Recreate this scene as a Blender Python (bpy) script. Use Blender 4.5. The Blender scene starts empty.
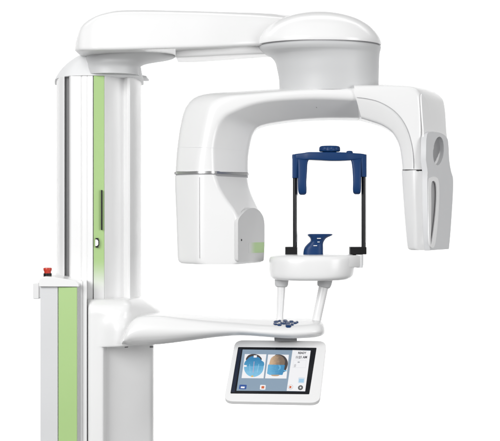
import bpy, bmesh, math, random
from mathutils import Vector, Matrix, Euler
random.seed(4)
S, F, ZH = 0.0025, 1400.0, 1.35        # metres per reference pixel, focal length in pixels, eye height
sc = bpy.context.scene
COL = sc.collection

def V(px, py, d=0.0):
    """world point for a measured point standing d units behind the reference plane"""
    k = 1 + d / F
    return Vector(((px - 250) * k * S, d * S, ZH + (215 - py) * k * S))
CAM = Vector((0, -F * S, ZH))
def raypl(px, py, P, n):
    r = V(px, py, 0) - CAM
    return CAM + r * ((P - CAM).dot(n) / r.dot(n))

# ---------------------------------------------------------------- materials
def mat(name, col, rough=0.35, coat=0.0, metal=0.0, bump=0.0, bscale=300, var=0.0, emit=0.0, spec=0.5):
    m = bpy.data.materials.new(name); m.use_nodes = True
    nt = m.node_tree; b = nt.nodes['Principled BSDF']
    b.inputs['Base Color'].default_value = (*col, 1)
    b.inputs['Roughness'].default_value = rough
    b.inputs['Metallic'].default_value = metal
    b.inputs['Coat Weight'].default_value = coat
    b.inputs['Coat Roughness'].default_value = 0.12
    b.inputs['Specular IOR Level'].default_value = spec
    tc = nt.nodes.new('ShaderNodeTexCoord')
    if var > 0:
        n = nt.nodes.new('ShaderNodeTexNoise'); n.inputs['Scale'].default_value = 6; n.inputs['Detail'].default_value = 5
        nt.links.new(tc.outputs['Object'], n.inputs['Vector'])
        r = nt.nodes.new('ShaderNodeMapRange'); r.inputs['From Min'].default_value = .3; r.inputs['From Max'].default_value = .7
        r.inputs['To Min'].default_value = 1 - var; r.inputs['To Max'].default_value = 1
        nt.links.new(n.outputs['Fac'], r.inputs['Value'])
        mx = nt.nodes.new('ShaderNodeMix'); mx.data_type = 'RGBA'; mx.blend_type = 'MULTIPLY'
        mx.inputs['Factor'].default_value = 1; mx.inputs[6].default_value = (*col, 1)
        nt.links.new(r.outputs['Result'], mx.inputs[7])
        nt.links.new(mx.outputs[2], b.inputs['Base Color'])
        r2 = nt.nodes.new('ShaderNodeMapRange'); r2.inputs['To Min'].default_value = rough * .85; r2.inputs['To Max'].default_value = rough * 1.2
        nt.links.new(n.outputs['Fac'], r2.inputs['Value']); nt.links.new(r2.outputs['Result'], b.inputs['Roughness'])
    if bump > 0:
        n = nt.nodes.new('ShaderNodeTexNoise'); n.inputs['Scale'].default_value = bscale; n.inputs['Detail'].default_value = 3
        nt.links.new(tc.outputs['Object'], n.inputs['Vector'])
        bp = nt.nodes.new('ShaderNodeBump'); bp.inputs['Strength'].default_value = bump; bp.inputs['Distance'].default_value = .0006
        nt.links.new(n.outputs['Fac'], bp.inputs['Height']); nt.links.new(bp.outputs['Normal'], b.inputs['Normal'])
    if emit > 0:
        b.inputs['Emission Color'].default_value = (*col, 1)
        b.inputs['Emission Strength'].default_value = emit
    return m
M = {
 'white':  mat('white_enamel', (.82, .82, .82), .24, .0, spec=.5, bump=.06, bscale=900, var=.02),
 'satin':  mat('satin_white_plastic', (.77, .775, .78), .45, .0, spec=.32, bump=.10, bscale=700, var=.03),
 'grey':   mat('light_grey_plastic', (.66, .66, .66), .5, .0, spec=.3, bump=.10, bscale=700, var=.03),
 'pale':   mat('shade_grey_plastic', (.58, .585, .59), .42, .0, spec=.4, bump=.10, bscale=700, var=.03),  # shade under dome and arm painted into drum and swivel disc; collars share it
 'seamlight': mat('fine_joint_line', (.74, .74, .75), .5),
 'midgrey':mat('mid_grey_plastic', (.22, .22, .225), .4),
 'seam':   mat('seam_gasket', (.40, .40, .41), .5),
 'black':  mat('black_plastic', (.006, .006, .007), .4, 0, spec=.3, bump=.1, bscale=600),
 'rod':    mat('black_carbon_rod', (.006, .006, .008), .25, .1, spec=.4),
 'red':    mat('red_plastic', (.55, .035, .015), .35, .2, var=.1),
 'blue':   mat('dark_blue_plastic', (.003, .036, .135), .42, .0, spec=.3, var=.12, bump=.08, bscale=500),
 'green':  mat('pale_green_panel', (.40, .59, .24), .38, .1, bump=.05, bscale=800, var=.03),
 'chrome': mat('brushed_metal', (.62, .62, .62), .30, metal=1.0),
 'print':  mat('white_print', (.85, .85, .85), .4),
 'glass':  mat('black_screen_glass', (.004, .005, .008), .15, 0, spec=.3),
}
# green stripe that fades out to white at its lower end, as printed on the column
def fade_mat(name, axis, a, b_, base=(.40, .59, .24), white=(.80, .80, .80)):
    m = mat(name, base, .38, .1)
    nt = m.node_tree; bs = nt.nodes['Principled BSDF']
    g = nt.nodes.new('ShaderNodeNewGeometry'); s = nt.nodes.new('ShaderNodeSeparateXYZ')
    nt.links.new(g.outputs['Position'], s.inputs[0])
    r = nt.nodes.new('ShaderNodeMapRange'); r.inputs['From Min'].default_value = a; r.inputs['From Max'].default_value = b_
    r.interpolation_type = 'SMOOTHSTEP'
    nt.links.new(s.outputs[axis], r.inputs['Value'])
    mx = nt.nodes.new('ShaderNodeMix'); mx.data_type = 'RGBA'
    mx.inputs[6].default_value = (*white, 1); mx.inputs[7].default_value = (*base, 1)
    nt.links.new(r.outputs['Result'], mx.inputs['Factor']); nt.links.new(mx.outputs[2], bs.inputs['Base Color'])
    return m
M['fade'] = fade_mat('green_fading_stripe', 'Z', V(0, 295)[2], V(0, 257)[2])
M['fadex'] = fade_mat('green_fading_badge', 'X', V(249, 0)[0], V(256, 0)[0], (.42, .60, .28), (.66, .66, .66))

def emat(name, col, e=.8):
    m = mat(name, tuple(c * .2 for c in col), .25)
    b = m.node_tree.nodes['Principled BSDF']
    b.inputs['Emission Color'].default_value = (*col, 1); b.inputs['Emission Strength'].default_value = e
    return m

# ---------------------------------------------------------------- mesh helpers
def fin(name, bm, m, parent=None, bevel=0, smooth=40, seg=3, label=None, merge=True):
    if merge: bmesh.ops.remove_doubles(bm, verts=bm.verts, dist=1e-6)
    bmesh.ops.recalc_face_normals(bm, faces=bm.faces)
    me = bpy.data.meshes.new(name)
    for f in bm.faces: f.smooth = True
    for e in bm.edges:
        if len(e.link_faces) == 2 and e.calc_face_angle(0) > math.radians(smooth): e.smooth = False
    bm.to_mesh(me); bm.free()
    me.materials.append(M[m] if isinstance(m, str) else m)
    o = bpy.data.objects.new(name, me); COL.objects.link(o)
    if parent is not None: o.parent = parent
    if bevel > 0:
        b = o.modifiers.new('bevel', 'BEVEL'); b.width = bevel * S; b.segments = seg
        b.limit_method = 'ANGLE'; b.angle_limit = math.radians(smooth); b.harden_normals = True
        b.use_clamp_overlap = True
    if label: o['label'] = label
    return o

def rnd(poly, r, seg=4):
    """fillet the corners of a closed 3D polygon; r in reference pixels, one number or one per corner"""
    out = []; n = len(poly)
    for i, P in enumerate(poly):
        ri = (r[i] if isinstance(r, (list, tuple)) else r) * S
        A, B = poly[i - 1], poly[(i + 1) % n]
        la, lb = (A - P).length, (B - P).length
        if la < 1e-7 or lb < 1e-7: 
            out += [P.copy() for _ in range(seg + 1)]; continue
        a = P + (A - P) / la * min(max(ri, .05 * S), .48 * la); b = P + (B - P) / lb * min(max(ri, .05 * S), .48 * lb)
        for k in range(seg + 1):
            t = k / seg
            out.append(a * (1 - t) ** 2 + P * 2 * t * (1 - t) + b * t * t)
    return out
def loft(bm, rings, cap=True, closed=True):
    vs = [[bm.verts.new(p) for p in r] for r in rings]; n = len(vs[0])
    for a, b in zip(vs, vs[1:]):
        for i in range(n if closed else n - 1):
            j = (i + 1) % n
            try: bm.faces.new((a[i], a[j], b[j], b[i]))
            except ValueError: pass
    if cap and closed:
        bm.faces.new(vs[0][::-1]); bm.faces.new(vs[-1])
    return vs
def cr(p0, p1, p2, p3, t):
    return .5 * ((2 * p1) + (-p0 + p2) * t + (2 * p0 - 5 * p1 + 4 * p2 - p3) * t * t + (-p0 + 3 * p1 - 3 * p2 + p3) * t ** 3)
def spl(st, n=6):
    """Catmull-Rom through stations; each station a list of Vectors (or a list of floats)"""
    out = []; L = len(st)
    for i in range(L - 1):
        a, b, c, d = st[max(i - 1, 0)], st[i], st[i + 1], st[min(i + 2, L - 1)]
        for k in range(n):
            out.append([cr(a[j], b[j], c[j], d[j], k / n) for j in range(len(b))])
    out.append(list(st[-1]))
    return out
def spl2(pts, n=5, closed=False):
    P = [Vector(p) for p in pts]; out = []; L = len(P)
    rng = range(L) if closed else range(L - 1)
    for i in rng:
        if closed: a, b, c, d = P[i - 1], P[i], P[(i + 1) % L], P[(i + 2) % L]
        else: a, b, c, d = P[max(i - 1, 0)], P[i], P[i + 1], P[min(i + 2, L - 1)]
        for k in range(n): out.append(cr(a, b, c, d, k / n))
    if not closed: out.append(P[-1])
    return out
def box(bm, x0, x1, y0, y1, d0, d1):
    """box whose front face is measured at depth d0"""
    a, b = V(x0, y0, d0), V(x1, y1, d0); Y1 = d1 * S
    loft(bm, [[Vector((a.x, a.y, a.z)), Vector((b.x, a.y, a.z)), Vector((b.x, Y1, a.z)), Vector((a.x, Y1, a.z))],
              [Vector((a.x, a.y, b.z)), Vector((b.x, a.y, b.z)), Vector((b.x, Y1, b.z)), Vector((a.x, Y1, b.z))]])
def prism(bm, pts, d0, d1):
    a = [V(x, y, d0) for x, y in pts]
    loft(bm, [a, [Vector((p.x, d1 * S, p.z)) for p in a]])
def cyl(bm, A, B, ra, rb=None, n=28, cap=True, flat=1.0):
    rb = ra if rb is None else rb
    ax = (B - A).normalized(); u = ax.orthogonal().normalized(); w = ax.cross(u)
    loft(bm, [[P + (u * math.cos(2 * math.pi * i / n) + w * math.sin(2 * math.pi * i / n)) * r * S for i in range(n)] for P, r in ((A, ra), (B, rb))], cap)
def tube(bm, pts, rads, n=20):
    rings = []
    for i, P in enumerate(pts):
        ax = (pts[min(i + 1, len(pts) - 1)] - pts[max(i - 1, 0)]).normalized()
        w = ax.cross(Vector((0, 1, 0))).normalized(); u = w.cross(ax)
        rings.append([P + (u * math.cos(2 * math.pi * k / n) + w * math.sin(2 * math.pi * k / n)) * rads[i] * S for k in range(n)])
    loft(bm, rings)
def ering(cx, y, rx, rd, d=0, n=72, sq=2.0):
    c = V(cx, y, d); out = []
    for i in range(n):
        t = 2 * math.pi * i / n; cs, sn = math.cos(t), math.sin(t)
        out.append(c + Vector((math.copysign(abs(cs) ** (2 / sq), cs) * rx * S, math.copysign(abs(sn) ** (2 / sq), sn) * rd * S, 0)))
    return out
def plan_extrude(bm, plan, z0, z1, closed=True):
    """plan: list of (px, d) as seen; extruded vertically between heights z0 > z1 (metres)"""
    lo = []
    for px, d in plan:
        p = V(px, 0, d); lo.append(Vector((p.x, p.y, 0)))
    loft(bm, [[Vector((p.x, p.y, z)) for p in lo] for z in (z0, z1)])
def Zp(y): return V(0, y)[2]
def flatpoly(bm, outer, holes, n, th):
    """plate with holes: outer / holes are 3D loops in one plane; thickness th (m) towards -n"""
    allv = []; es = []
    for lp in [outer] + holes:
        vs = [bm.verts.new(p) for p in lp]; allv += vs
        es += [bm.edges.new((vs[i], vs[(i + 1) % len(vs)])) for i in range(len(vs))]
    r = bmesh.ops.triangle_fill(bm, edges=es, use_beauty=True)
    fs = [g for g in r['geom'] if isinstance(g, bmesh.types.BMFace)]
    ex = bmesh.ops.extrude_face_region(bm, geom=fs)
    for v in [g for g in ex['geom'] if isinstance(g, bmesh.types.BMVert)]: v.co -= n * th

# ================================================================= SETTING: seamless paper backdrop
bm = bmesh.new()
prof = [(2.6, .004)]
for k in range(1, 13):
    a = k / 12 * math.pi / 2; prof.append((2.6 + math.sin(a) * 1.2, 1.204 - math.cos(a) * 1.2))
prof.append((3.8, 3.3))
loft(bm, [[Vector((x, y, z)) for y, z in prof] for x in (-5.5, 5.5)], cap=False, closed=False)
bd = fin('backdrop', bm, mat('white_backdrop_paper', (.86, .86, .86), .8, bump=.05, bscale=80), smooth=60)
bm = bmesh.new(); bm.faces.new([bm.verts.new(p) for p in ((-9, -8, 0), (9, -8, 0), (9, 5, 0), (-9, 5, 0))])
fl = fin('floor', bm, mat('grey_studio_floor', (.22, .22, .22), .6, var=.1, bump=.1, bscale=60)); fl['kind'] = 'structure'
bd['kind'] = 'structure'

# ================================================================= THE MACHINE
root = bpy.data.objects.new('dental_xray_machine', None); COL.objects.link(root)
root.location = (V(100, 0, 40).x, .1, 0)
root['label'] = 'white panoramic dental x-ray machine with green stripes, blue head support and a tilted touch screen'
root['category'] = 'x-ray machine'
bpy.context.view_layer.update()
PARTS = []
def part(name, bm, m, parent=None, **k):
    o = fin(name, bm, m, None, **k)
    PARTS.append((o, parent)); return o

# ---- base plate on the floor (below the frame) 
bm = bmesh.new()
pl = [(30, -70), (165, -60), (175, 40), (165, 120), (40, 120), (30, 40)]
plan_extrude(bm, pl, .06, .001)
part('floor_base', bm, 'satin', bevel=3)

# ---- upper column
bm = bmesh.new()
plan = [(94.5, 110), (93.6, 60), (93.6, -2.2), (94.2, 0), (104.2, 2), (104.5, .8), (107, 4), (112, 14), (118, 20), (124, 23), (125.8, 18), (127.5, 14),
        (130, 14.5), (134, 21), (137.5, 34), (140.5, 52), (141.5, 74), (141, 110)]
plan_extrude(bm, plan, Zp(75.5), Zp(310))
col_o = part('column', bm, 'white', bevel=.5, smooth=35)
bm = bmesh.new()
plan_extrude(bm, [(60, 108), (56.5, 95), (56.5, 50), (57.4, 32), (59.6, 18), (62, 10), (64.5, 7), (64.7, 14), (69.2, 14), (69.2, 3.5), (71, 0.6), (80.8, -1),
                  (81.5, -.1), (82.2, -1.2), (86.7, -1.6), (87.2, -.9), (87.7, -1.7), (92.8, -2.0), (93.3, 0), (93.3, 60), (94, 108)], Zp(75.5), .055)
part('column_rail', bm, 'white', bevel=.5, smooth=35)
bm = bmesh.new(); plan_extrude(bm, [(77.6, 10), (77.6, -25), (82.4, -25.4), (82.6, -24.4), (83.0, -24.4), (83.2, -25.6), (86.8, -25.8), (86.8, 10)], V(0, 281, -20).z, .056)
part('rail_cover', bm, 'white', bevel=.3)
bm = bmesh.new()
plan_extrude(bm, [(65.0, 12.5), (68.9, 12.5), (68.9, 13.6), (65.0, 13.6)], Zp(76), Zp(430))
part('cable_slot', bm, mat('dark_slot_lining', (.22, .22, .225), .5), parent=col_o)
bm = bmesh.new()
plan_extrude(bm, [(93.7, -2.8), (104.2, .8), (104.2, 2.4), (93.7, -1)], Zp(76), Zp(308))
part('green_stripe', bm, 'fade', parent=col_o, label='pale green vertical stripe fading out at its lower end')
bm = bmesh.new(); box(bm, 100.9, 102.3, 190, 230, -3.0, 0)
part('indicator_slot', bm, 'black', parent=col_o, bevel=.3)
bm = bmesh.new()
pts = [(95.6, 238), (98.2, 238), (98.2, 239.4), (98.9, 240.4), (98.9, 245), (98.2, 246), (98.2, 247.5), (95.6, 247.5)]
prism(bm, pts, -4.2, -1); part('marking', bm, 'black', parent=col_o)
bm = bmesh.new()
prism(bm, [(95.2, 239.5), (97, 239.5), (98.2, 241), (98.2, 244.6), (97, 246), (95.2, 246)], -4.8, -3.5); part('marking', bm, 'print', parent=col_o)

# ---- column cap, neck, swivel disc
bm = bmesh.new()
def capring(x0, x1, y, dep, back, f=.35):
    # flat-fronted rounded plan
    pts = [V(x0, y, dep + (back - dep) * .35), V(x0 + (x1 - x0) * .13, y, dep + 6), V(x0 + (x1 - x0) * .35, y, dep), V(x1 - (x1 - x0) * .25, y, dep + 4), V(x1, y, dep + 20), V(x1, y, back), V(x0, y, back)]
    z = V(0, y, 0).z
    pts = [Vector((p.x, p.y, z)) for p in pts]
    return rnd(pts, [14, 16, 30, 30, 18, 10, 10], 5)
rings = [capring(55, 143.5, 75.8, -5, 105), capring(55, 143.5, 75, -5, 105), capring(57.5, 142, 70, -2, 103), capring(62, 141, 63.5, 3, 100), capring(68, 140, 57.5, 8, 95), capring(74, 138, 53, 14, 90), capring(79, 136, 50, 20, 80)]
loft(bm, spl(rings, 4))
part('column_cap', bm, 'satin', smooth=60)
bm = bmesh.new()
pts = [(138, 75.6), (143, 75.2), (146.6, 76.0), (146.6, 77.6), (143, 77.8), (138, 77.4)]
prism(bm, pts, 34, 70); part('cap_lip', bm, 'satin', bevel=.6)
bm = bmesh.new()
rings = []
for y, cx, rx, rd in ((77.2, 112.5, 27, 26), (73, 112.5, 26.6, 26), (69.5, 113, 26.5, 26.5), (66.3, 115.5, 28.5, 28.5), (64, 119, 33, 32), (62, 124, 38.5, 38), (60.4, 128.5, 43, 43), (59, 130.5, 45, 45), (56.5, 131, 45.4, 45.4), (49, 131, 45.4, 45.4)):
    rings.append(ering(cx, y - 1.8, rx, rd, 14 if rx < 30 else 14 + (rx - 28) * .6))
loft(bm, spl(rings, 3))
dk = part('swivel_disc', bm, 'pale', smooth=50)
bm = bmesh.new()
cyl(bm, V(172, 48, 30), V(172, 54.5, 30), 6); part('swivel_stop', bm, 'grey', bevel=.4)

# ---- top beam
bm = bmesh.new()
def beam(x, yt, yb, df=-44, db=44, rt=16, rb=4):
    A = [V(x, yt + (yb - yt) * .10, df + 6), V(x, yb, df), V(x, yb, df), V(x, yt, df)]
    zt, zb = V(x, yt, df + 25).z, V(x, yb, df).z; X0 = V(x, 0, df).x
    P = [Vector((X0, df * S, zb)), Vector((X0, (df + 5) * S, zt - (zt - zb) * .18)), Vector((X0, (df + 26) * S, zt)), Vector((X0, (db - 22) * S, zt)), Vector((X0, db * S, zt - (zt - zb) * .25)), Vector((X0, db * S, zb))]
    return rnd(P, [rb, rt, rt, rt, rt, rb], 5)
st = [beam(74.3, 46, 50, -10, 20, 2, 1), beam(74.8, 41, 50.2, -20, 28, 4, 2), beam(77, 31, 50.3, -30, 34), beam(80, 24.5, 50.3, -36, 38), beam(86, 18.8, 50.3, -40, 42), beam(94, 14.4, 50.2), beam(104, 11.3, 50), beam(118, 9, 49.8), beam(150, 8.8, 49, -43, 44), beam(200, 10, 47.6, -37, 44), beam(232, 11.2, 46.2, -29, 40, 12), beam(258, 12.4, 45, -20, 34, 9), beam(285, 15, 44.6, -14, 28, 8), beam(305, 17, 44.2, -12, 26, 8)]
loft(bm, spl(st, 5))
part('overhead_arm', bm, 'white', smooth=45)
bm = bmesh.new()
st = []
for x, yb, df in ((176, 56.6, -14), (178, 57.4, -20), (200, 56.4, -24), (225, 55.2, -20), (250, 54.2, -12), (272, 53.6, -6), (290, 53, -6)):
    P = [V(x, 46, df), V(x, yb, df + 1)]; X0 = P[0].x
    st.append(rnd([P[0], P[1], Vector((X0, 30 * S, P[1].z)), Vector((X0, 30 * S, P[0].z))], [1, 4, 4, 1], 4))
    for q in st[-1]: q.x = X0
loft(bm, spl(st, 4))
part('arm_underside_cover', bm, 'white', smooth=40)

# ---- drum and dome
bm = bmesh.new()
rings = [ering(318.7, y, r, r * .84, 0, sq=2.25 if r > 30 else 2.1) for y, r in ((46, 62), (43.5, 62.3), (40, 61.2), (34, 57.4), (27, 50.5), (20.5, 40), (16, 28), (13.4, 16), (12.6, 7), (12.4, .5))]
loft(bm, spl(rings, 4))
dm = part('dome_cover', bm, 'white', smooth=60)
bm = bmesh.new()
loft(bm, [ering(318.7, 46.1, 60.4, 51), ering(318.7, 47.5, 60.4, 51)])
part('dome_seam', bm, 'seam', parent=dm)
bm = bmesh.new()
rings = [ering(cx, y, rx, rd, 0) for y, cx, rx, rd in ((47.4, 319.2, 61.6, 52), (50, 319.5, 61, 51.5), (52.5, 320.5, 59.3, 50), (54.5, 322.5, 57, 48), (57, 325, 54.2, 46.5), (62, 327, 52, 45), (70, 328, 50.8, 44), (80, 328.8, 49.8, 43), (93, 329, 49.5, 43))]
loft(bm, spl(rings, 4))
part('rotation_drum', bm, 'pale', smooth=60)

# ---- C-arm
DF, DB = -44, 40
def cst(O, OF, IF, IB, r=(10, 6, 4, 8, 8), sd=-18):
    o1 = V(*O, sd); ob = Vector((o1.x, DB * S, o1.z)); ib = V(*IB, DB)
    im = V(*IB, -6); ib = Vector((im.x, DB * S, im.z))
    return rnd([V(*OF, DF), V(*IF, DF), im, ib, ob, o1], list((r[1], r[2], 5, r[3], r[4], r[0])), 4)
st = [cst((175, 171.3), (198, 171.3), (213, 171.6), (248, 172.2)),
      cst((175.8, 158), (199.5, 158), (212.5, 158), (248, 160)),
      cst((177, 145), (202, 145), (212.5, 146), (249, 150)),
      cst((180, 125), (206, 124), (216.5, 128), (252, 136)),
      cst((185, 107), (211, 107), (223.5, 117), (257, 128)),
      cst((194, 97), (219, 100), (235, 110.6), (265, 124.6)),
      cst((210, 92.6), (232, 96), (249, 105), (276, 122.4)),
      cst((240, 90.6), (252, 94), (266, 101.2), (290, 120.4)),
      cst((280, 88), (286, 91), (290, 98.8), (305, 119)),
      cst((315, 86.2), (318, 89), (320, 98), (328, 118)),
      cst((357, 85.6), (357, 88.5), (357, 99.5), (361, 118.2))]
bm = bmesh.new(); loft(bm, spl(st, 6)); ca = part('c_arm', bm, 'white', smooth=48)
bm = bmesh.new(); tube(bm, [V(315.2, 105.4, -29), V(316.8, 107.6, -25.5)], [.5, .5], 8); part('latch_slot', bm, 'midgrey', parent=ca)
# faint seam running down the front corner and the cross seam above the ring
def ribbon(bm, pts, w, n, th=.35):
    """thin raised/inlaid line following 3D points"""
    for i in range(len(pts) - 1):
        pass
    rings = []
    for i, P in enumerate(pts):
        ax = (pts[min(i + 1, len(pts) - 1)] - pts[max(i - 1, 0)]).normalized(); s = ax.cross(n).normalized()
        rings.append([P - s * w * S / 2 - n * th * S, P + s * w * S / 2 - n * th * S, P + s * w * S / 2 + n * th * S, P - s * w * S / 2 + n * th * S])
    loft(bm, rings)

# ---- tube head
def thr(y, L, FLx, FRx, Rx, dfr=DF, dr=14, rr=5):
    P = [V(L, y, -18), V(FLx, y, dfr), V(FRx, y, dfr), V(Rx, y, dr), V(Rx - 2, y, 40), V(L + 4, y, 40)]
    z = V(0, y, -18).z; P = [Vector((p.x, p.y, V(0, y, 0).z)) for p in P]
    return rnd(P, [6, 7, rr, 5, 8, 8], 4)
bm = bmesh.new()
st = [thr(176, 174.5, 198, 214, 247.5), thr(183, 174.6, 198, 216.5, 248.5), thr(190, 174.8, 198, 219.5, 250.2), thr(200, 175.2, 198, 226, 254.2),
      thr(210, 175.6, 198, 234, 259), thr(218, 175.9, 198, 237.5, 262.5), thr(226, 176.2, 198, 238, 264), thr(245, 176.8, 198, 238, 264), thr(257, 177.3, 198, 238, 264), thr(261, 178.4, 199, 237.5, 263), thr(262.8, 181, 201, 236, 261)]
loft(bm, spl(st, 4)); th = part('tube_head', bm, 'white', smooth=50)
# metal ring between
bm = bmesh.new()
def ringloop(y, g=0):
    P = [V(174 - g, 172, -19), V(198, 172, DF - 1.5 - g), V(214.5, 172, DF - 1.5 - g), V(249.3 + g, 172, 14), V(248, 172, 42), V(177, 172, 42)]
    P = [Vector((p.x, p.y, V(0, y, -30).z)) for p in P]
    return rnd(P, [6, 7, 6, 5, 8, 8], 4)
loft(bm, [ringloop(171.4, -.8), ringloop(171.6, 0), ringloop(173.9, 0), ringloop(174.1, -.8)])
part('metal_ring', bm, 'chrome', parent=th, smooth=30, label='shiny metal ring round the top of the tube head')
bm = bmesh.new(); loft(bm, [ringloop(174.0, -1.6), ringloop(176.4, -1.6)]); part('ring_gasket', bm, 'seam', parent=th)
# grey side panel, on the plane through front edge and side edge
Pa, Pb, Pc = V(238, 262, DF), V(238, 212, DF), V(264, 240, 14)
nn = (Pb - Pa).cross(Pc - Pa).normalized()
if nn.y > 0: nn = -nn
O = Pa + nn * .7 * S
pts = [(238, 261.6), (238, 220), (240.5, 216), (245.5, 210.6), (250, 208), (255, 208), (260, 211), (263.4, 216.5), (264.6, 223), (264.6, 245), (263.8, 261.2)]
loop = rnd([raypl(x, y, O, nn) for x, y in pts], 3, 3)
bm = bmesh.new(); flatpoly(bm, loop, [], nn, .008); sp = part('side_panel', bm, 'grey', parent=th, bevel=.5, label='light grey side panel with a small green patch')
O2 = O + nn * .25 * S
bm = bmesh.new(); flatpoly(bm, rnd([raypl(x, y, O2, nn) for x, y in ((249, 242.6), (264.2, 242.2), (264.0, 252.6), (249, 253))], .6, 2), [], nn, .0008)
part('green_badge', bm, 'fadex', parent=th)
bm = bmesh.new(); c = raypl(241.6, 240, O2, nn); cyl(bm, c - nn * .002, c + nn * .0004, 1.0, n=16); part('sensor_dot', bm, 'black', parent=th)
# seams on the arm
bm = bmesh.new()
sp_ = [V(x, y, DF - 14) for x, y in ((215.5, 93), (213, 99), (209.5, 112), (206, 128), (203, 146))]
rb = []
for i, P in enumerate(sp_): rb.append(P + Vector((0, 14 * S, 0)))
ALL = [q for q in []]
def band(loopA, sc_, dz):
    c = sum(loopA, Vector()) / len(loopA)
    o = [c + (p - c) * sc_ for p in loopA]
    return [o, [p + Vector((0, 0, dz)) for p in o]]
bm = bmesh.new(); lp = cst((176.9, 147), (201.2, 147), (212.3, 147.6), (248.6, 151.2)); loft(bm, band(lp, 1.0045, -.0007)); part('joint_line', bm, 'seamlight', parent=ca)
bm = bmesh.new(); ribbon(bm, [V(x, y, DF - .1) for x, y in ((199, 177), (199, 200), (199, 230), (199.2, 258))], .35, Vector((0, -1, 0)), .35); part('joint_line', bm, 'seamlight', parent=th)
# ---- right end cover
def rst(O, L, I, SD, dS=26, r=(5, 5, 4, 6, 6), dx=None, dz=None):
    dx = max(0, min(1, (I[0] - 362) / 30)) * .021 + .001; dz = max(0, (170 - I[1]) / 50) * .010
    ib = V(I[0], I[1], DF + 6); s = V(*SD, dS); o = V(*O, DF - 2)
    if dz is None: dz = .002
    return rnd([o, V(*L, DF - 2.5), ib, Vector((ib.x + dx, (DB + 2) * S, ib.z + dz)), Vector((s.x - .002, (DB + 2) * S, s.z)), s], [r[0], r[1], r[2], 4, 4, 5], 4)
st = [rst((354, 85.3), (355.5, 96.5), (361.6, 118.6), (354, 84.9)),
      rst((372, 85.4), (367, 98.4), (372.5, 122), (374, 84.2)),
      rst((392, 85.8), (378, 101.6), (382, 125.5), (400, 84.9)),
      rst((411, 87), (390.5, 108), (391, 131.5), (427, 88.6)),
      rst((418.5, 92.5), (400, 117), (396.4, 139), (441.5, 97)),
      rst((420.5, 104), (407, 129), (399.6, 147.5), (445.4, 108)),
      rst((421.5, 125), (411.5, 144), (401.2, 157), (447, 130)),
      rst((422.5, 150), (413.3, 157), (402, 164), (449, 152)),
      rst((424, 169.5), (413.6, 169.5), (402.3, 169.5), (451, 169.5))]
bm = bmesh.new(); loft(bm, spl(st, 6)); ec = part('arm_end_cover', bm, 'white', smooth=48)

ta, tb, tcc = V(418.5, 95, DF - 2), V(422.5, 150, DF - 2), V(446.5, 125, 26)
tn = (tb - ta).cross(tcc - ta).normalized()
if tn.y > 0: tn = -tn
to_ = ta + tn * 2.6 * S
bm = bmesh.new(); flatpoly(bm, [raypl(x, y, to_, tn) for x, y in spl2([(421.6, 95.5), (423.6, 95), (427, 102), (430.5, 115), (432.8, 132), (433.4, 150), (424.6, 150), (423.6, 130), (422.2, 110)], 4, True)], [], tn, .004)
part('corner_trim', bm, 'white', parent=ec, bevel=.5)
gp = [V(x, y, DF - 2.6) for x, y in spl2([(357, 97.4), (366, 98.5), (378, 101.4), (390.5, 108), (400, 117), (407, 129), (411.4, 143.6), (413.2, 157), (413.5, 168.5)], 6)]
bm = bmesh.new(); ribbon(bm, gp, .45, Vector((0, -1, 0)), .35); part('cover_seam', bm, 'seam', parent=ec, smooth=60)

# ---- sensor head
bm = bmesh.new()
def shr(y, L, C, FR, R, k=1):
    P = [V(L, y, DF + 12), V(C, y, DF - 1), V(FR, y, DF - 1), V(R, y, 24), V(R - 3, y, 44), V(L + 2, y, 44)]
    P = [Vector((p.x, p.y, V(0, y, DF).z)) for p in P]
    return rnd(P, [2.5, 3, 2.5, 3, 3, 3], 3)
st = [shr(171, 402.4, 413.3, 425, 448.8), shr(171.8, 401.6, 413, 426, 449.6), shr(190, 402.6, 413.4, 427, 450.5), shr(210, 404, 414, 427.6, 450), shr(230, 405.6, 414.6, 428, 449.2), shr(245, 407, 415, 428.4, 448), shr(249, 408, 416, 428.4, 447.6), shr(250.3, 410.5, 417.5, 427.6, 446)]
loft(bm, spl(st, 3)); sh = part('sensor_head', bm, 'white', smooth=45)
bm = bmesh.new(); loft(bm, [shr(168.8, 404.5, 415, 421, 444), shr(171.6, 404.5, 415, 421, 444)]); part('head_gasket', bm, 'midgrey', parent=sh)

# cassette on the slanted side plane
Pa, Pb, Pc = V(428.4, 245, DF - 1), V(423, 132, DF - 1), V(449.6, 200, 24)
nn = (Pb - Pa).cross(Pc - Pa).normalized()
if nn.y > 0: nn = -nn
O = Pa + nn * 4.5 * S
PX = lambda L, o=O: [raypl(x, y, o, nn) for x, y in L]
outer = PX([p[:] for p in [tuple(q) for q in spl2([(426.2, 141), (427.6, 133.4), (432, 131.6), (441, 133), (447, 137.5), (448.6, 145), (449.4, 160), (451.2, 171), (453.2, 179), (453, 195), (451.8, 215), (450.4, 235), (449, 249)], 4)]] + [(430, 250.4), (428.6, 238), (427.8, 210), (427.4, 182), (427.6, 172), (426, 160)])
hole = PX([(438.6 + 5.4 * math.cos(t) - 1.0 * math.sin(t), 151 + 14.2 * math.sin(t)) for t in [2 * math.pi * i / 36 for i in range(36)]])
slot = [tuple(q) for q in spl2([(431.4, 185), (433.6, 181), (436.2, 184.5), (436.8, 196), (435.8, 213), (433.8, 230), (431.6, 243.5), (430.9, 243), (431.2, 225), (431.4, 205)], 4, True)]
bm = bmesh.new(); flatpoly(bm, outer, [hole, PX(slot)], nn, 5.5 * S)
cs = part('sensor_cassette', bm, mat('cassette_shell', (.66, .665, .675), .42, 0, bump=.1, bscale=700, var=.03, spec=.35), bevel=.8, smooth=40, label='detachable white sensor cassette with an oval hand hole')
bm = bmesh.new()
bk = O - nn * 4.2 * S
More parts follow.
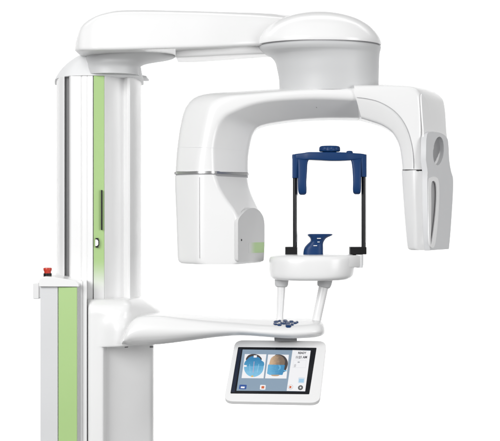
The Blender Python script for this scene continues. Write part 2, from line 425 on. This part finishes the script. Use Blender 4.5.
flatpoly(bm, PX([(438.6 + 6.4 * math.cos(t), 151 + 15.5 * math.sin(t)) for t in [2 * math.pi * i / 36 for i in range(36)]], bk), [], nn, .003)
part('hand_recess', bm, mat('grey_recess', (.30, .30, .31), .4), parent=cs)
bm = bmesh.new()
flatpoly(bm, PX([(430, 180), (439, 180), (438.5, 205), (433, 246), (430.3, 246)], O - nn * 1.6 * S), [], nn, .002)
part('slot_inlay', bm, mat('silver_inlay', (.42, .42, .425), .35), parent=cs)
bm = bmesh.new()
ins = [tuple(q) for q in spl2([(428.8, 182), (430.2, 177.8), (435, 176.8), (438.6, 180), (439.4, 192), (438.8, 210), (437, 232), (434.6, 246.4), (430.6, 247), (429.2, 238), (428.8, 210)], 4, True)]
slot2 = PX(slot, O + nn * .6 * S)
flatpoly(bm, PX(ins, O + nn * .6 * S), [slot2], nn, 1.2 * S)
part('slot_frame', bm, 'white', parent=cs, bevel=.3)

# ---- lower sleeve + bracket
bm = bmesh.new()
def br(y, x0, xa, x1, df, dr, bk=92, r=8):
    # x0 left, xa front corner, x1 right
    fl_ = max(df, -26.6) if y < 306 else -26.6
    P = [V(x0, y, fl_ + 10), V(x0 + 3, y, fl_), V(103, y, fl_), V(xa, y, df), V(x1, y, dr), V(x1 - 2, y, bk), V(x0, y, bk)]
    P = [Vector((p.x, p.y, V(0, y, (df) * .5).z)) for p in P]
    return rnd(P, [3, 3, 8, r, r, 8, 5], 6)
st = [br(299.2, 89.5, 126, 138, -12, 26), br(299.8, 88, 128, 140.5, -15, 26), br(302, 87, 129, 144, -20, 26), br(305.5, 86.4, 129, 149, -25, 26), br(311, 86.2, 127, 157, -29, 24), br(317, 86.2, 125, 163, -32, 22, r=14),
      br(325, 86.2, 123, 165.5, -37, 18, r=16), br(335, 86.2, 122, 166, -38, 16, r=16), br(343, 86.2, 121, 165, -38, 16, r=14), br(345.0, 86.2, 120.5, 163, -37, 18, r=14), br(345.8, 86.2, 119, 160, -34, 20)]
def low(z, k=0):
    P = [V(86.2, 0, -16.6), V(89.2, 0, -26.6), V(103.5, 0, -26.6), V(107.4, 0, -12), V(153.4, 0, 22), V(154.5, 0, 92), V(86.2, 0, 100)]
    return rnd([Vector((p.x, p.y, z)) for p in P], [3, 3, 3, 3, 6, 8, 5], 6)
loft(bm, spl(st, 4) + [low(V(0, 347.0, -20).z), low(V(0, 349.2, -20).z), low(V(0, 395, -20).z), low(.055)])
bk_ = part('support_carriage', bm, 'white', smooth=38)
for px in (126.4, 151.5):
    bm = bmesh.new(); cyl(bm, V(px, 346.0, -6 if px > 140 else -20), V(px, 347.6, -6 if px > 140 else -20), 1.8, n=20); part('screw', bm, 'midgrey', parent=bk_)

# ---- support arm
bm = bmesh.new()
def arm(x, yt, yb, ytb=None, df=-44, db=32, r=9):
    # yt: apparent top of the front ridge, ytb: apparent top at the back edge
    ytb = yt - 4 if ytb is None else ytb
    X0 = V(x, 0, -5).x
    f = V(x, yt, df + 8).z; b = V(x, ytb, -8).z; lo = V(x, yb, df + 14).z
    P = [Vector((X0, (df + 14) * S, lo)), Vector((X0, df * S, lo + (f - lo) * .42)), Vector((X0, (df + 8) * S, f)), Vector((X0, -8 * S, b)), Vector((X0, (db - 8) * S, b - .001)), Vector((X0, db * S, lo + (b - lo) * .4)), Vector((X0, (db - 14) * S, lo))]
    return rnd(P, [r, r, 5, 8, 6, r, r], 5)
st = [arm(124.8, 341.5, 344.4, 341.5, -38, 20, 1), arm(125.3, 337.5, 345, 337, -41, 22, 2), arm(127, 332, 345.3, 331, -41, 26, 4), arm(130.5, 326, 345.8, 324.5, -44, 28), arm(135, 320.6, 346, 318.6), arm(140, 317.4, 346, 315.4), arm(148, 316, 345.8, 314), arm(165, 316.4, 344.6, 313.8), arm(190, 319.2, 341.4, 316), arm(215, 321.6, 338, 317.6), arm(240, 323.6, 336, 318.8, -42, 36),
      arm(262, 325.6, 337.2, 319.6, -44, 40), arm(285, 326.2, 339, 320.2, -46, 42), arm(302, 325.4, 338.8, 320.2, -45, 42), arm(314, 324.2, 337.8, 320.4, -42, 38, 7), arm(320.5, 324.4, 336, 321.2, -36, 32, 5), arm(323.6, 326.6, 334, 324.4, -26, 22, 3)]
loft(bm, spl(st, 5)); ar = part('support_arm', bm, 'white', smooth=55)

# keypad on the sloping top of the arm
K0, K1, K2 = V(265, 326.0, -36), V(305, 325.6, -36), V(285, 320.2, -8)
kn = (K1 - K0).cross(K2 - K0).normalized()
if kn.z < 0: kn = -kn
def key(cx, cy, w, l, rot=0):
    """key at its measured place on the slope; w, l its half sizes as seen"""
    bm = bmesh.new(); lo = []; mid = []; hi = []
    for i in range(20):
        t = 2 * math.pi * i / 20; cs_, sn = math.cos(t), math.sin(t)
        x = math.copysign(abs(cs_) ** .7, cs_) * w; y = math.copysign(abs(sn) ** .7, sn) * l
        x, y = x + y * rot, y
        p = raypl(cx + x, cy + y, K0, kn); q = raypl(cx + x * .82, cy + y * .82, K0, kn)
        lo.append(p - kn * .003); mid.append(p + kn * .0012); hi.append(q + kn * .0022)
    loft(bm, [lo, mid, hi])
    part('key', bm, 'blue', parent=ar, smooth=50)
for a in [(q[0], q[1], q[2] * 1.12, q[3] * 1.15, q[4]) for q in ((276.2, 322.0, 2.2, .75, -.6), (279.6, 321.2, 1.3, .6, 0), (275.4, 324.4, 1.7, .75, .8), (279.4, 324.9, 2.0, .75, 0), (281.4, 323.4, 1.2, .7, 0), (285.4, 321.4, 2.0, 1.2, .3), (283.8, 323.6, 1.5, .8, 0), (287.8, 323.4, 2.0, 1.3, -.4),
          (288.4, 325.6, 2.6, .75, 0), (292.2, 324.6, 1.2, .8, .5), (291.4, 321.8, 2.0, .7, 0), (295.2, 323.2, 1.6, .7, 0), (297.2, 322.4, 1.0, .55, 0))]: key(*a)

# ---- two posts and their collars
for top, bot, rc in (((281.7, 278, 2), (279.6, 322, 0), 6.8), ((325.5, 278, 2), (315.6, 324, 0), 7.2)):
    A, B = V(*top), V(*bot)
    bm = bmesh.new(); P = [A + (B - A) * t for t in (0, .25, .55, .8, 1)]
    tube(bm, P, [4.4, 4.1, 3.8, 3.5, 3.7] if rc < 7 else [5.0, 4.9, 4.7, 4.6, 4.8])
    po = part('support_post', bm, 'white', smooth=60)
    bm = bmesh.new(); tube(bm, [A, A + (B - A) * .14, A + (B - A) * .19, A + (B - A) * .205], [rc + .3, rc, rc - .8, rc - 2], 28)
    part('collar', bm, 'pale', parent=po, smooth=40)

# ---- chin tray
bm = bmesh.new()
def tr(y, x0, x1, rd, d=0, sq=2.4): return ering((x0 + x1) / 2, y, (x1 - x0) / 2, rd, d, 72, sq)
st = [tr(254.2, 280, 350, 28), tr(254.6, 275, 352.5, 34), tr(256.2, 271, 354.4, 37), tr(259, 269.2, 354.6, 38.5), tr(264, 269, 354.2, 38.8), tr(270, 269.2, 353.6, 38.6), tr(275, 269.8, 352.4, 38), tr(277.6, 271.6, 349.5, 36.5), tr(279.2, 275, 345, 33), tr(279.6, 282, 338, 26)]
loft(bm, spl(st, 4)); ty = part('chin_tray', bm, 'white', smooth=60)
bm = bmesh.new()
pts = [V(300, 256, -20), V(332, 256, -36), V(352, 256, -24), V(363.2, 256, -8), V(363.5, 256, 22), V(340, 256, 34), V(300, 256, 34)]
def platez(y, g=0): return rnd([Vector((p.x - g * S * (1 if p.x > .1 else 0), p.y, V(0, y, -4).z)) for p in pts], [4, 26, 14, 6, 6, 10, 4], 6)
loft(bm, [platez(255.0, 1.5), platez(255.8, 0), platez(265.4, 0), platez(267, 1.5)])
part('tray_wing', bm, 'white', parent=ty, smooth=40)
bm = bmesh.new()
cyl(bm, V(359.6, 254.6, -9), V(359.6, 267.6, -9), 3.6, 3.2)
part('locking_knob', bm, 'satin', parent=ty, bevel=.4)

# chin rest
bm = bmesh.new()
st = []
for y, x0, x1, rd in ((256.5, 303.4, 323, 9), (252, 303.4, 323, 9), (247.5, 304.6, 323, 9), (244, 307.4, 323, 8.5), (241, 310.4, 324, 9), (238, 310, 326.4, 10.5), (235.8, 308, 331, 11.5), (234.6, 307.6, 332.6, 12), (233.9, 309, 331.5, 11)):
    st.append(ering((x0 + x1) / 2, y, (x1 - x0) / 2, rd, -6, 48, 3.0))
loft(bm, spl(st, 4)); cr_ = part('chin_rest', bm, 'blue', smooth=55, label='dark blue waisted chin rest on the white tray')
for (x0, x1, y, rd) in ((317, 321, 238.0, 11.1), (317.4, 319.8, 241.6, 9.4), (313.4, 317.2, 245.3, 9.2)):
    bm = bmesh.new(); box(bm, x0, x1, y, y + .8, -6 - rd - .8, -10); part('tick_mark', bm, 'print', parent=cr_, bevel=.3)

# clamps + rods
for (rx, yt, yb, dx, c0, c1, cy0, cy1) in ((295, 177, 248, 0, 285.4, 297.4, 247, 256.2), (363.6, 176, 248.5, 0, 350, 366.6, 247, 254.4)):
    bm = bmesh.new(); box(bm, c0, c1, cy0, cy1, -8, 8)
    if rx > 350:
        box(bm, 352, 363, 253.6, 257.6, -5, 5)
    cl = part('rod_clamp', bm, 'black', bevel=.6)
    A = V(rx, yt, 0); B = V(rx, yb - .2, 0)
    bm = bmesh.new(); cyl(bm, A, B, 2.2, n=24); part('support_rod', bm, 'rod', smooth=50)
    bm = bmesh.new(); cyl(bm, V(rx + 1.7, yt, -.4), V(rx + 1.7, yb - 6, -.4), .95, n=14); part('scale_strip', bm, 'chrome', parent=cl)

# ---- head support
bm = bmesh.new()
def bar(x, yt, yb, w=9):
    a, b = V(x, yt, -w), V(x, yb, -w)
    return rnd([Vector((a.x, -w * S, a.z)), Vector((a.x, w * S, a.z)), Vector((a.x, w * S, b.z)), Vector((a.x, -w * S, b.z))], 1.2, 3)
st = [bar(292.4, 154.8, 158, 6), bar(296, 153.8, 159.2, 7), bar(304, 152.8, 159.8, 8), bar(309, 152.0, 159.6, 9), bar(320, 152.0, 160, 10), bar(332, 152, 160.6, 10), bar(345, 152.3, 160.4, 9.6), bar(354, 153, 159.8, 8), bar(362, 153.6, 159.2, 7), bar(366.6, 154.6, 158, 6)]
loft(bm, spl(st, 4)); hs = part('head_support_bar', bm, 'blue', smooth=50)
bm = bmesh.new()
def notched(cx, y, r):
    c = V(cx, y, 0)
    return [c + Vector((math.cos(t), math.sin(t), 0)) * (r - (.7 if r > 9 and i % 6 in (0, 1) else 0)) * S for i, t in enumerate([2 * math.pi * i / 72 for i in range(72)])]
rings = [notched(329.6, y, r) for y, r in ((152.6, 6.5), (151.8, 7), (151.7, 9.8), (150.8, 10.6), (147.8, 10.5), (146.5, 9.6), (146.0, 8), (145.9, 4), (145.9, .4))]
loft(bm, rings); part('adjustment_knob', bm, 'blue', parent=hs, smooth=40)
bm = bmesh.new(); rings = [ering(349.5, y, r, r, -2, 24) for y, r in ((153, 3.4), (151.6, 3.2), (150.9, 2.2), (150.7, .3))]
loft(bm, rings); part('screw_cap', bm, 'blue', parent=hs, smooth=60)
for x0, x1 in ((292.3, 298), (361, 366.6)):
    bm = bmesh.new(); y1 = 178.2 if x0 < 330 else 177
    P = [V(x0, 155, -7), V(x1, 155, -7), V(x1, 155, 7), V(x0, 155, 7)]
    loft(bm, [rnd([Vector((p.x, p.y, V(0, y).z)) for p in P], 1.5, 4) for y in (154.6, y1)])
    part('sleeve', bm, 'blue', parent=hs, bevel=.5)
def pad(st):
    bm = bmesh.new(); rs = []
    for y, x0, x1, w in st:
        P = [V(x0, y, -w), V(x1, y, -w), V(x1, y, w), V(x0, y, w)]
        P = [Vector((p.x, p.y, V(0, y).z)) for p in P]; rs.append(rnd(P, 2.2, 4))
    loft(bm, spl(rs, 4)); part('temple_pad', bm, 'blue', smooth=55)
pad([(156.5, 297, 313, 6), (159.4, 297.2, 309.4, 7), (163, 297.5, 307.6, 8), (172, 297.7, 307, 9.5), (182, 297.8, 306.4, 10.5), (190, 298, 306.6, 10), (193.6, 299, 306.2, 8.5), (194.9, 300.4, 304.4, 6)])
pad([(156.5, 346, 362, 6), (159.4, 350, 361.8, 7), (163, 351.6, 361.6, 8), (172, 352.6, 361.4, 9.5), (182, 353, 361.2, 10.5), (189.6, 352.8, 361, 10), (193, 353.4, 360.4, 8.5), (194.3, 355, 359, 6)])

# ---- cabinet with emergency stop
bm = bmesh.new()
plan_extrude(bm, [(40.3, 60), (40.3, -32.6), (57.8, -33), (58.1, -31.6), (77.2, -33.6), (78.0, -33.2), (78.4, -6), (78.4, 60)], V(0, 286, -33).z, .055)
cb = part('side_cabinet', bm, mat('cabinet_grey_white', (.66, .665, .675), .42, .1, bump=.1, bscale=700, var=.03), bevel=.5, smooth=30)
bm = bmesh.new(); a = V(58.4, 287.2, -33.8); b = V(77.0, 0, -35.4)
loft(bm, [[Vector((a.x, a.y, z)), Vector((b.x, b.y, z)), Vector((b.x, b.y + .004, z)), Vector((a.x, a.y + .004, z))] for z in (a.z, .06)])
part('green_panel', bm, 'green', parent=cb, bevel=.4, label='wide pale green front panel of the low cabinet')
bm = bmesh.new()
top = [tuple(q) for q in spl2([(38.8, 281), (40.2, 278.2), (44, 276.7), (50, 276.9), (60, 278), (70, 279.9), (75.5, 281.8), (78.6, 284)], 4)]
prism(bm, [(38.8, 286.6)] + top + [(78.8, 286.8)], -37, 58)
part('cabinet_lid', bm, 'white', parent=cb, bevel=1.2, smooth=45)
bm = bmesh.new(); box(bm, 33, 38.9, 283, 299, -12, 14); box(bm, 38, 41.5, 284.5, 298, -10, 10)
part('side_hook', bm, 'white', parent=cb, bevel=.9)
bm = bmesh.new()
for A, B, r, r2 in (((47.6, 277.6), (47.6, 273.2), 4.0, 4.1),):
    cyl(bm, V(*A, -20), V(*B, -20), r, r2)
es = part('emergency_stop', bm, 'black', bevel=.3, label='emergency stop button with a red top on a black base')
bm = bmesh.new()
rings = [ering(47.6, y, r, r, -20, 32) for y, r in ((273.2, 3.4), (271.4, 3.4), (270.6, 4.0), (268.6, 4.3), (267.9, 4.0), (267.6, 3), (267.6, .3))]
loft(bm, rings); part('red_cap', bm, 'red', parent=es, smooth=40)

# ================================================================= touch screen
yaw, pit, rol, SW, SH = -.1629, -.9101, -.0057, 91.4, 84.8
R = Matrix.Rotation(yaw, 3, 'Z') @ Matrix.Rotation(pit, 3, 'X') @ Matrix.Rotation(rol, 3, 'Y')
C0 = Vector((25.2527 * S, -45 * S, ZH - 150.4 * S))
nS = R @ Vector((0, -1, 0))
def SL(u, v, w=0):      # u right, v up (reference pixels from the centre), w out of the glass
    return C0 + (R @ Vector((u, -w, v))) * S
def SU(px, py):         # where the plane of the glass meets the line of sight, in screen units
    q = R.transposed() @ (raypl(px, py, C0, nS) - C0) / S
    return q.x, q.z
def slab(name, L, w0, w1, m, parent=None, r=0, bevel=0, local=False, holes=(), **k):
    P = [(SL(u, v, w1)) for u, v in (L if local else [SU(*p) for p in L])]
    if r: P = rnd(P, r, 6)
    bm = bmesh.new(); flatpoly(bm, P, [[SL(*SU(*p), w1) for p in h] for h in holes], nS, (w1 - w0) * S)
    return part(name, bm, m, parent=parent, bevel=bevel, **k)
hx, hy = SW / 2, SH / 2
bz = slab('touch_screen', [(-hx, hy), (hx, hy), (hx, -hy), (-hx, -hy)], -4, 0, 'white', r=9, bevel=1.8, local=True, smooth=30, label='tilted touch screen in a white frame under the support arm')
TL, TR, BR, BL = (238.2, 347.1), (316.6, 347.8), (309.2, 394.3), (230.4, 393.5)
slab('display_glass', [TL, TR, BR, BL], -1, .12, 'glass', bz, r=1)
def D(s, t):   # bilinear inside the glass, s right, t down
    a = [TL[i] + (TR[i] - TL[i]) * s for i in (0, 1)]; b = [BL[i] + (BR[i] - BL[i]) * s for i in (0, 1)]
    return (a[0] + (b[0] - a[0]) * t, a[1] + (b[1] - a[1]) * t)
slab('glass_edge_tint', [D(.008, .04), D(.05, .04), D(.05, .97), D(.008, .97)], -.3, .16, emat('screen_edge_navy', (.006, .014, .04), .6), bz)
def Z(x, y): return (220 + x / 4.545, 325 + y / 4.545)     # tracing units
bg_m = emat('screen_blue_grey', (.25, .34, .44)); wh = emat('screen_white', (.86, .86, .88))
def quad(name, pts, lvl, m, r=0, **k): return slab(name, [Z(*p) for p in pts], -.3, .12 + .1 * lvl, m, bz, r=r, **k)
quad('screen_image', [(103, 112), (412, 116), (387, 302), (75, 299)], 1, bg_m, label='blue-grey screen picture with two head views')
quad('menu_panel', [(330, 115), (412, 118), (387, 302), (303, 300)], 2, wh)
quad('picture_frame', [(113, 133), (211, 134), (198, 243), (98, 242)], 2, wh)
quad('picture_frame', [(219, 135), (313, 136), (302, 244), (205, 243)], 2, wh)
def blob(name, pts, lvl, m, n=4):
    return quad(name, [tuple(q) for q in spl2(pts, n, True)], lvl, m)
hair = emat('screen_dark_hair', (.06, .05, .05)); skin = emat('screen_skin', (.50, .34, .21)); scr_bl = emat('screen_blue', (.05, .26, .50)); scr_lb = emat('screen_light_blue', (.14, .42, .66))
gy = emat('screen_grey', (.42, .43, .45)); org = emat('screen_orange', (.62, .14, .05)); nv = emat('screen_navy', (.03, .09, .32)); dkx = emat('screen_text', (.05, .05, .06)); yel = emat('screen_yellow', (.75, .45, .08)); pbl = emat('screen_pale_blue', (.35, .58, .78))
def gmat(name, c0, c1, axis, e=.8):
    m = emat(name, c0, e); nt = m.node_tree; b = nt.nodes['Principled BSDF']
    tc = nt.nodes.new('ShaderNodeTexCoord'); sp = nt.nodes.new('ShaderNodeSeparateXYZ'); nt.links.new(tc.outputs['Generated'], sp.inputs[0])
    n = nt.nodes.new('ShaderNodeTexNoise'); n.inputs['Scale'].default_value = 7; nt.links.new(tc.outputs['Generated'], n.inputs['Vector'])
    a = nt.nodes.new('ShaderNodeMath'); a.operation = 'MULTIPLY_ADD'; a.inputs[1].default_value = .5; nt.links.new(n.outputs['Fac'], a.inputs[0]); nt.links.new(sp.outputs[axis], a.inputs[2])
    r = nt.nodes.new('ShaderNodeMapRange'); r.inputs['From Min'].default_value = .4; r.inputs['From Max'].default_value = .95; nt.links.new(a.outputs[0], r.inputs['Value'])
    mx = nt.nodes.new('ShaderNodeMix'); mx.data_type = 'RGBA'; mx.inputs[6].default_value = (*c0, 1); mx.inputs[7].default_value = (*c1, 1)
    nt.links.new(r.outputs['Result'], mx.inputs['Factor']); nt.links.new(mx.outputs[2], b.inputs['Emission Color'])
    return m
# thumbnails (front view, side view)
blob('front_view_hair', [(118, 160), (126, 142), (142, 134), (162, 134), (180, 142), (190, 158), (170, 172), (140, 172)], 3, hair)
blob('front_view_face', [(122, 160), (135, 148), (156, 143), (178, 150), (190, 164), (199, 178), (196, 206), (182, 226), (155, 237), (128, 230), (112, 210), (110, 188), (114, 172)], 4, gmat('screen_face_blue', (.22, .52, .74), (.05, .30, .54), 'Z'))
blob('front_view_mask', [(112, 172), (122, 160), (135, 148), (156, 143), (178, 150), (190, 164), (200, 172), (198, 188), (170, 186), (140, 188), (112, 186)], 5, gmat('screen_mask_blue', (.07, .30, .52), (.03, .20, .42), 'Z'))
quad('front_view_marker', [(154, 140), (168, 140), (167, 150), (153, 150)], 6, wh)
quad('front_view_marker', [(107, 184), (122, 185), (121, 192), (106, 191)], 6, wh)
quad('front_view_marker', [(143, 232), (152, 232), (151, 237), (142, 237)], 6, yel)
quad('front_view_line', [(154, 168), (157, 168), (152, 218), (149, 218)], 6, emat('screen_pink', (.5, .4, .55)))
for pts in ([(134, 180), (136, 180), (138, 218), (136, 218)], [(176, 180), (178, 180), (170, 218), (168, 218)]): quad('front_view_line', pts, 6, emat('screen_cyan', (.32, .6, .8)))
blob('side_view_hair', [(250, 138), (275, 136), (296, 146), (308, 168), (306, 190), (296, 212), (280, 214), (268, 190), (258, 160)], 3, hair)
blob('side_view_head', [(226, 170), (233, 152), (248, 141), (266, 138), (284, 146), (295, 164), (292, 186), (286, 196), (250, 192), (224, 190)], 4, gmat('screen_head_tan', (.62, .42, .26), (.10, .08, .07), 'X'))
quad('side_view_mask', [(219, 182), (295, 184), (290, 212), (284, 228), (226, 228), (214, 222)], 6, gmat('screen_side_mask_blue', (.14, .42, .66), (.03, .22, .45), 'X'))
blob('side_view_ear', [(266, 186), (276, 188), (276, 200), (268, 208), (264, 206), (270, 198)], 7, scr_lb, 3)
quad('side_view_marker', [(284, 206), (303, 207), (302, 212), (283, 212)], 5, scr_lb)
blob('side_view_chin', [(232, 228), (250, 227), (270, 228), (262, 233), (240, 233)], 5, skin, 3)
# icons
quad('icon', [(89, 272), (122, 273), (119, 293), (86, 292)], 3, nv, r=1); quad('icon_mark', [(96, 281), (113, 282), (111, 289), (94, 288)], 4, wh)
quad('icon', [(183, 273), (208, 274), (206, 295), (181, 294)], 3, wh, r=1); quad('icon_mark', [(189, 279), (202, 279), (201, 290), (188, 290)], 4, org)
def circ(cx, cy, rx, ry, ph=0, n=10): return [(cx + rx * math.cos(2 * math.pi * i / n + ph) - .1 * ry * math.sin(2 * math.pi * i / n), cy + ry * math.sin(2 * math.pi * i / n + ph)) for i in range(n)]
blob('icon', circ(321, 283, 11, 11), 3, gy); blob('icon', circ(321, 283, 9.6, 9.6), 4, wh); quad('icon_mark', [(316, 279), (325, 279), (324, 289), (315, 289)], 5, org)
blob('icon', circ(366, 286, 11.5, 11), 3, emat('screen_dark_grey', (.11, .11, .11))); blob('icon_mark', circ(366, 286, 5, 5), 4, gy); blob('icon_mark', circ(366, 286, 2.4, 2.4), 5, wh)
quad('icon', [(357, 239), (386, 240), (383, 266), (354, 265)], 3, emat('screen_grey_blue', (.66, .74, .82)), r=1); quad('icon_mark', [(360, 246), (382, 247), (380, 263), (358, 262)], 4, pbl)
quad('icon_mark', [(353, 167), (363, 167), (363, 173), (352, 173)], 3, gy, r=1)
quad('icon_mark', [(338, 179), (347, 179), (344, 193), (335, 193)], 3, emat('screen_mid_grey', (.6, .6, .62)), r=1)
def frame(pts, wd, lvl, m):
    a, b, c, d = [Vector(p) for p in pts]
    for p, q in ((a, b), (b, c), (c, d), (d, a)):
        u = (q - p).normalized(); s = Vector((-u.y, u.x)) * wd
        quad('outline', [tuple(p), tuple(q), tuple(q + s), tuple(p + s)], lvl, m)
frame([(335, 160), (393, 161), (389, 196), (331, 195)], .9, 3, emat('screen_pale_grey', (.68, .68, .7)))
def text(s, px0, px1, py, lvl, m):
    cu = bpy.data.curves.new('t', 'FONT'); cu.body = s; cu.size = 1; cu.extrude = .004; cu.offset = .035
    to = bpy.data.objects.new('t', cu); COL.objects.link(to); bpy.context.view_layer.update()
    me = bpy.data.meshes.new_from_object(to.evaluated_get(bpy.context.evaluated_depsgraph_get()))
    bpy.data.objects.remove(to)
    xs = [v.co.x for v in me.vertices]; w = max(xs) - min(xs); x0 = min(xs)
    A = Vector(SU(*Z(px0, py))); B = Vector(SU(*Z(px1, py))); k = (B.x - A.x) / w
    for v in me.vertices:
        u = A.x + (v.co.x - x0) * k; vv = A.y + (B.y - A.y) * (v.co.x - x0) / w + v.co.y * k * 1.6
        v.co = SL(u, vv, .12 + .1 * lvl + v.co.z * 8)
    bm = bmesh.new(); bm.from_mesh(me)
    part('screen_text', bm, m, parent=bz)
text('READY', 355, 392, 132.5, 3, dkx)
text('11:21 AM', 345, 395, 152.5, 3, dkx)
# bracket between arm and screen
bm = bmesh.new(); box(bm, 274.5, 297, 336, 341.2, -22, 4); part('screen_mount', bm, 'midgrey', bevel=.5)

# ---------------------------------------------------------------- parenting (thing > part > sub-part), origins at each part's middle
bpy.context.view_layer.update()
def recentre(o):
    me = o.data; n = len(me.vertices)
    xs = [v.co for v in me.vertices]
    c = Vector([(min(v[i] for v in xs) + max(v[i] for v in xs)) / 2 for i in range(3)])
    me.transform(Matrix.Translation(-c)); o.location = c; return c
cen = {o: recentre(o) for o, p in PARTS}
for o, p in PARTS:
    if p is None:
        o.parent = root; o.location = cen[o] - root.location
    else:
        o.parent = p; o.location = cen[o] - cen[p]

# ================================================================= LIGHT (studio lamps)
def area(name, loc, aim, sx, sy, power, col=(1, 1, 1)):
    l = bpy.data.lights.new(name, 'AREA'); l.shape = 'RECTANGLE'; l.size = sx; l.size_y = sy; l.energy = power; l.color = col
    o = bpy.data.objects.new(name, l); COL.objects.link(o); o.location = loc
    o.rotation_euler = (Vector(aim) - Vector(loc)).to_track_quat('-Z', 'Y').to_euler()
    return o
area('key_softbox', (-1.9, -3.3, 2.6), (0, 0, 1.4), 2.0, 2.0, 126)
area('top_softbox', (-.3, -.6, 4.2), (0, 0, 1.2), 2.4, 2.0, 5)
area('fill_softbox', (3.2, -2.8, 1.7), (0.1, 0, 1.3), 1.6, 2.2, 62)
area('backdrop_lamp_high', (0, 1.3, 4.2), (0, 3.9, 1.7), 6.0, .8, 145)
area('backdrop_lamp_low', (0, 1.6, .12), (0, 3.9, .9), 6.0, .4, 68)
w = bpy.data.worlds.new('World'); sc.world = w; w.use_nodes = True
w.node_tree.nodes['Background'].inputs['Color'].default_value = (1, 1, 1, 1)
w.node_tree.nodes['Background'].inputs['Strength'].default_value = .34

# ================================================================= CAMERA
cd = bpy.data.cameras.new('camera'); co = bpy.data.objects.new('camera', cd); COL.objects.link(co)
co.location = CAM; co.rotation_euler = (math.radians(90), 0, 0)
cd.sensor_width = 36; cd.lens = 36 * F / 500; cd.shift_y = -5.5 / 500; cd.clip_end = 100; cd.clip_start = .05
sc.camera = co
sc.view_settings.view_transform = 'Standard'; sc.view_settings.look = 'None'; sc.view_settings.gamma = 1; sc.view_settings.exposure = 0
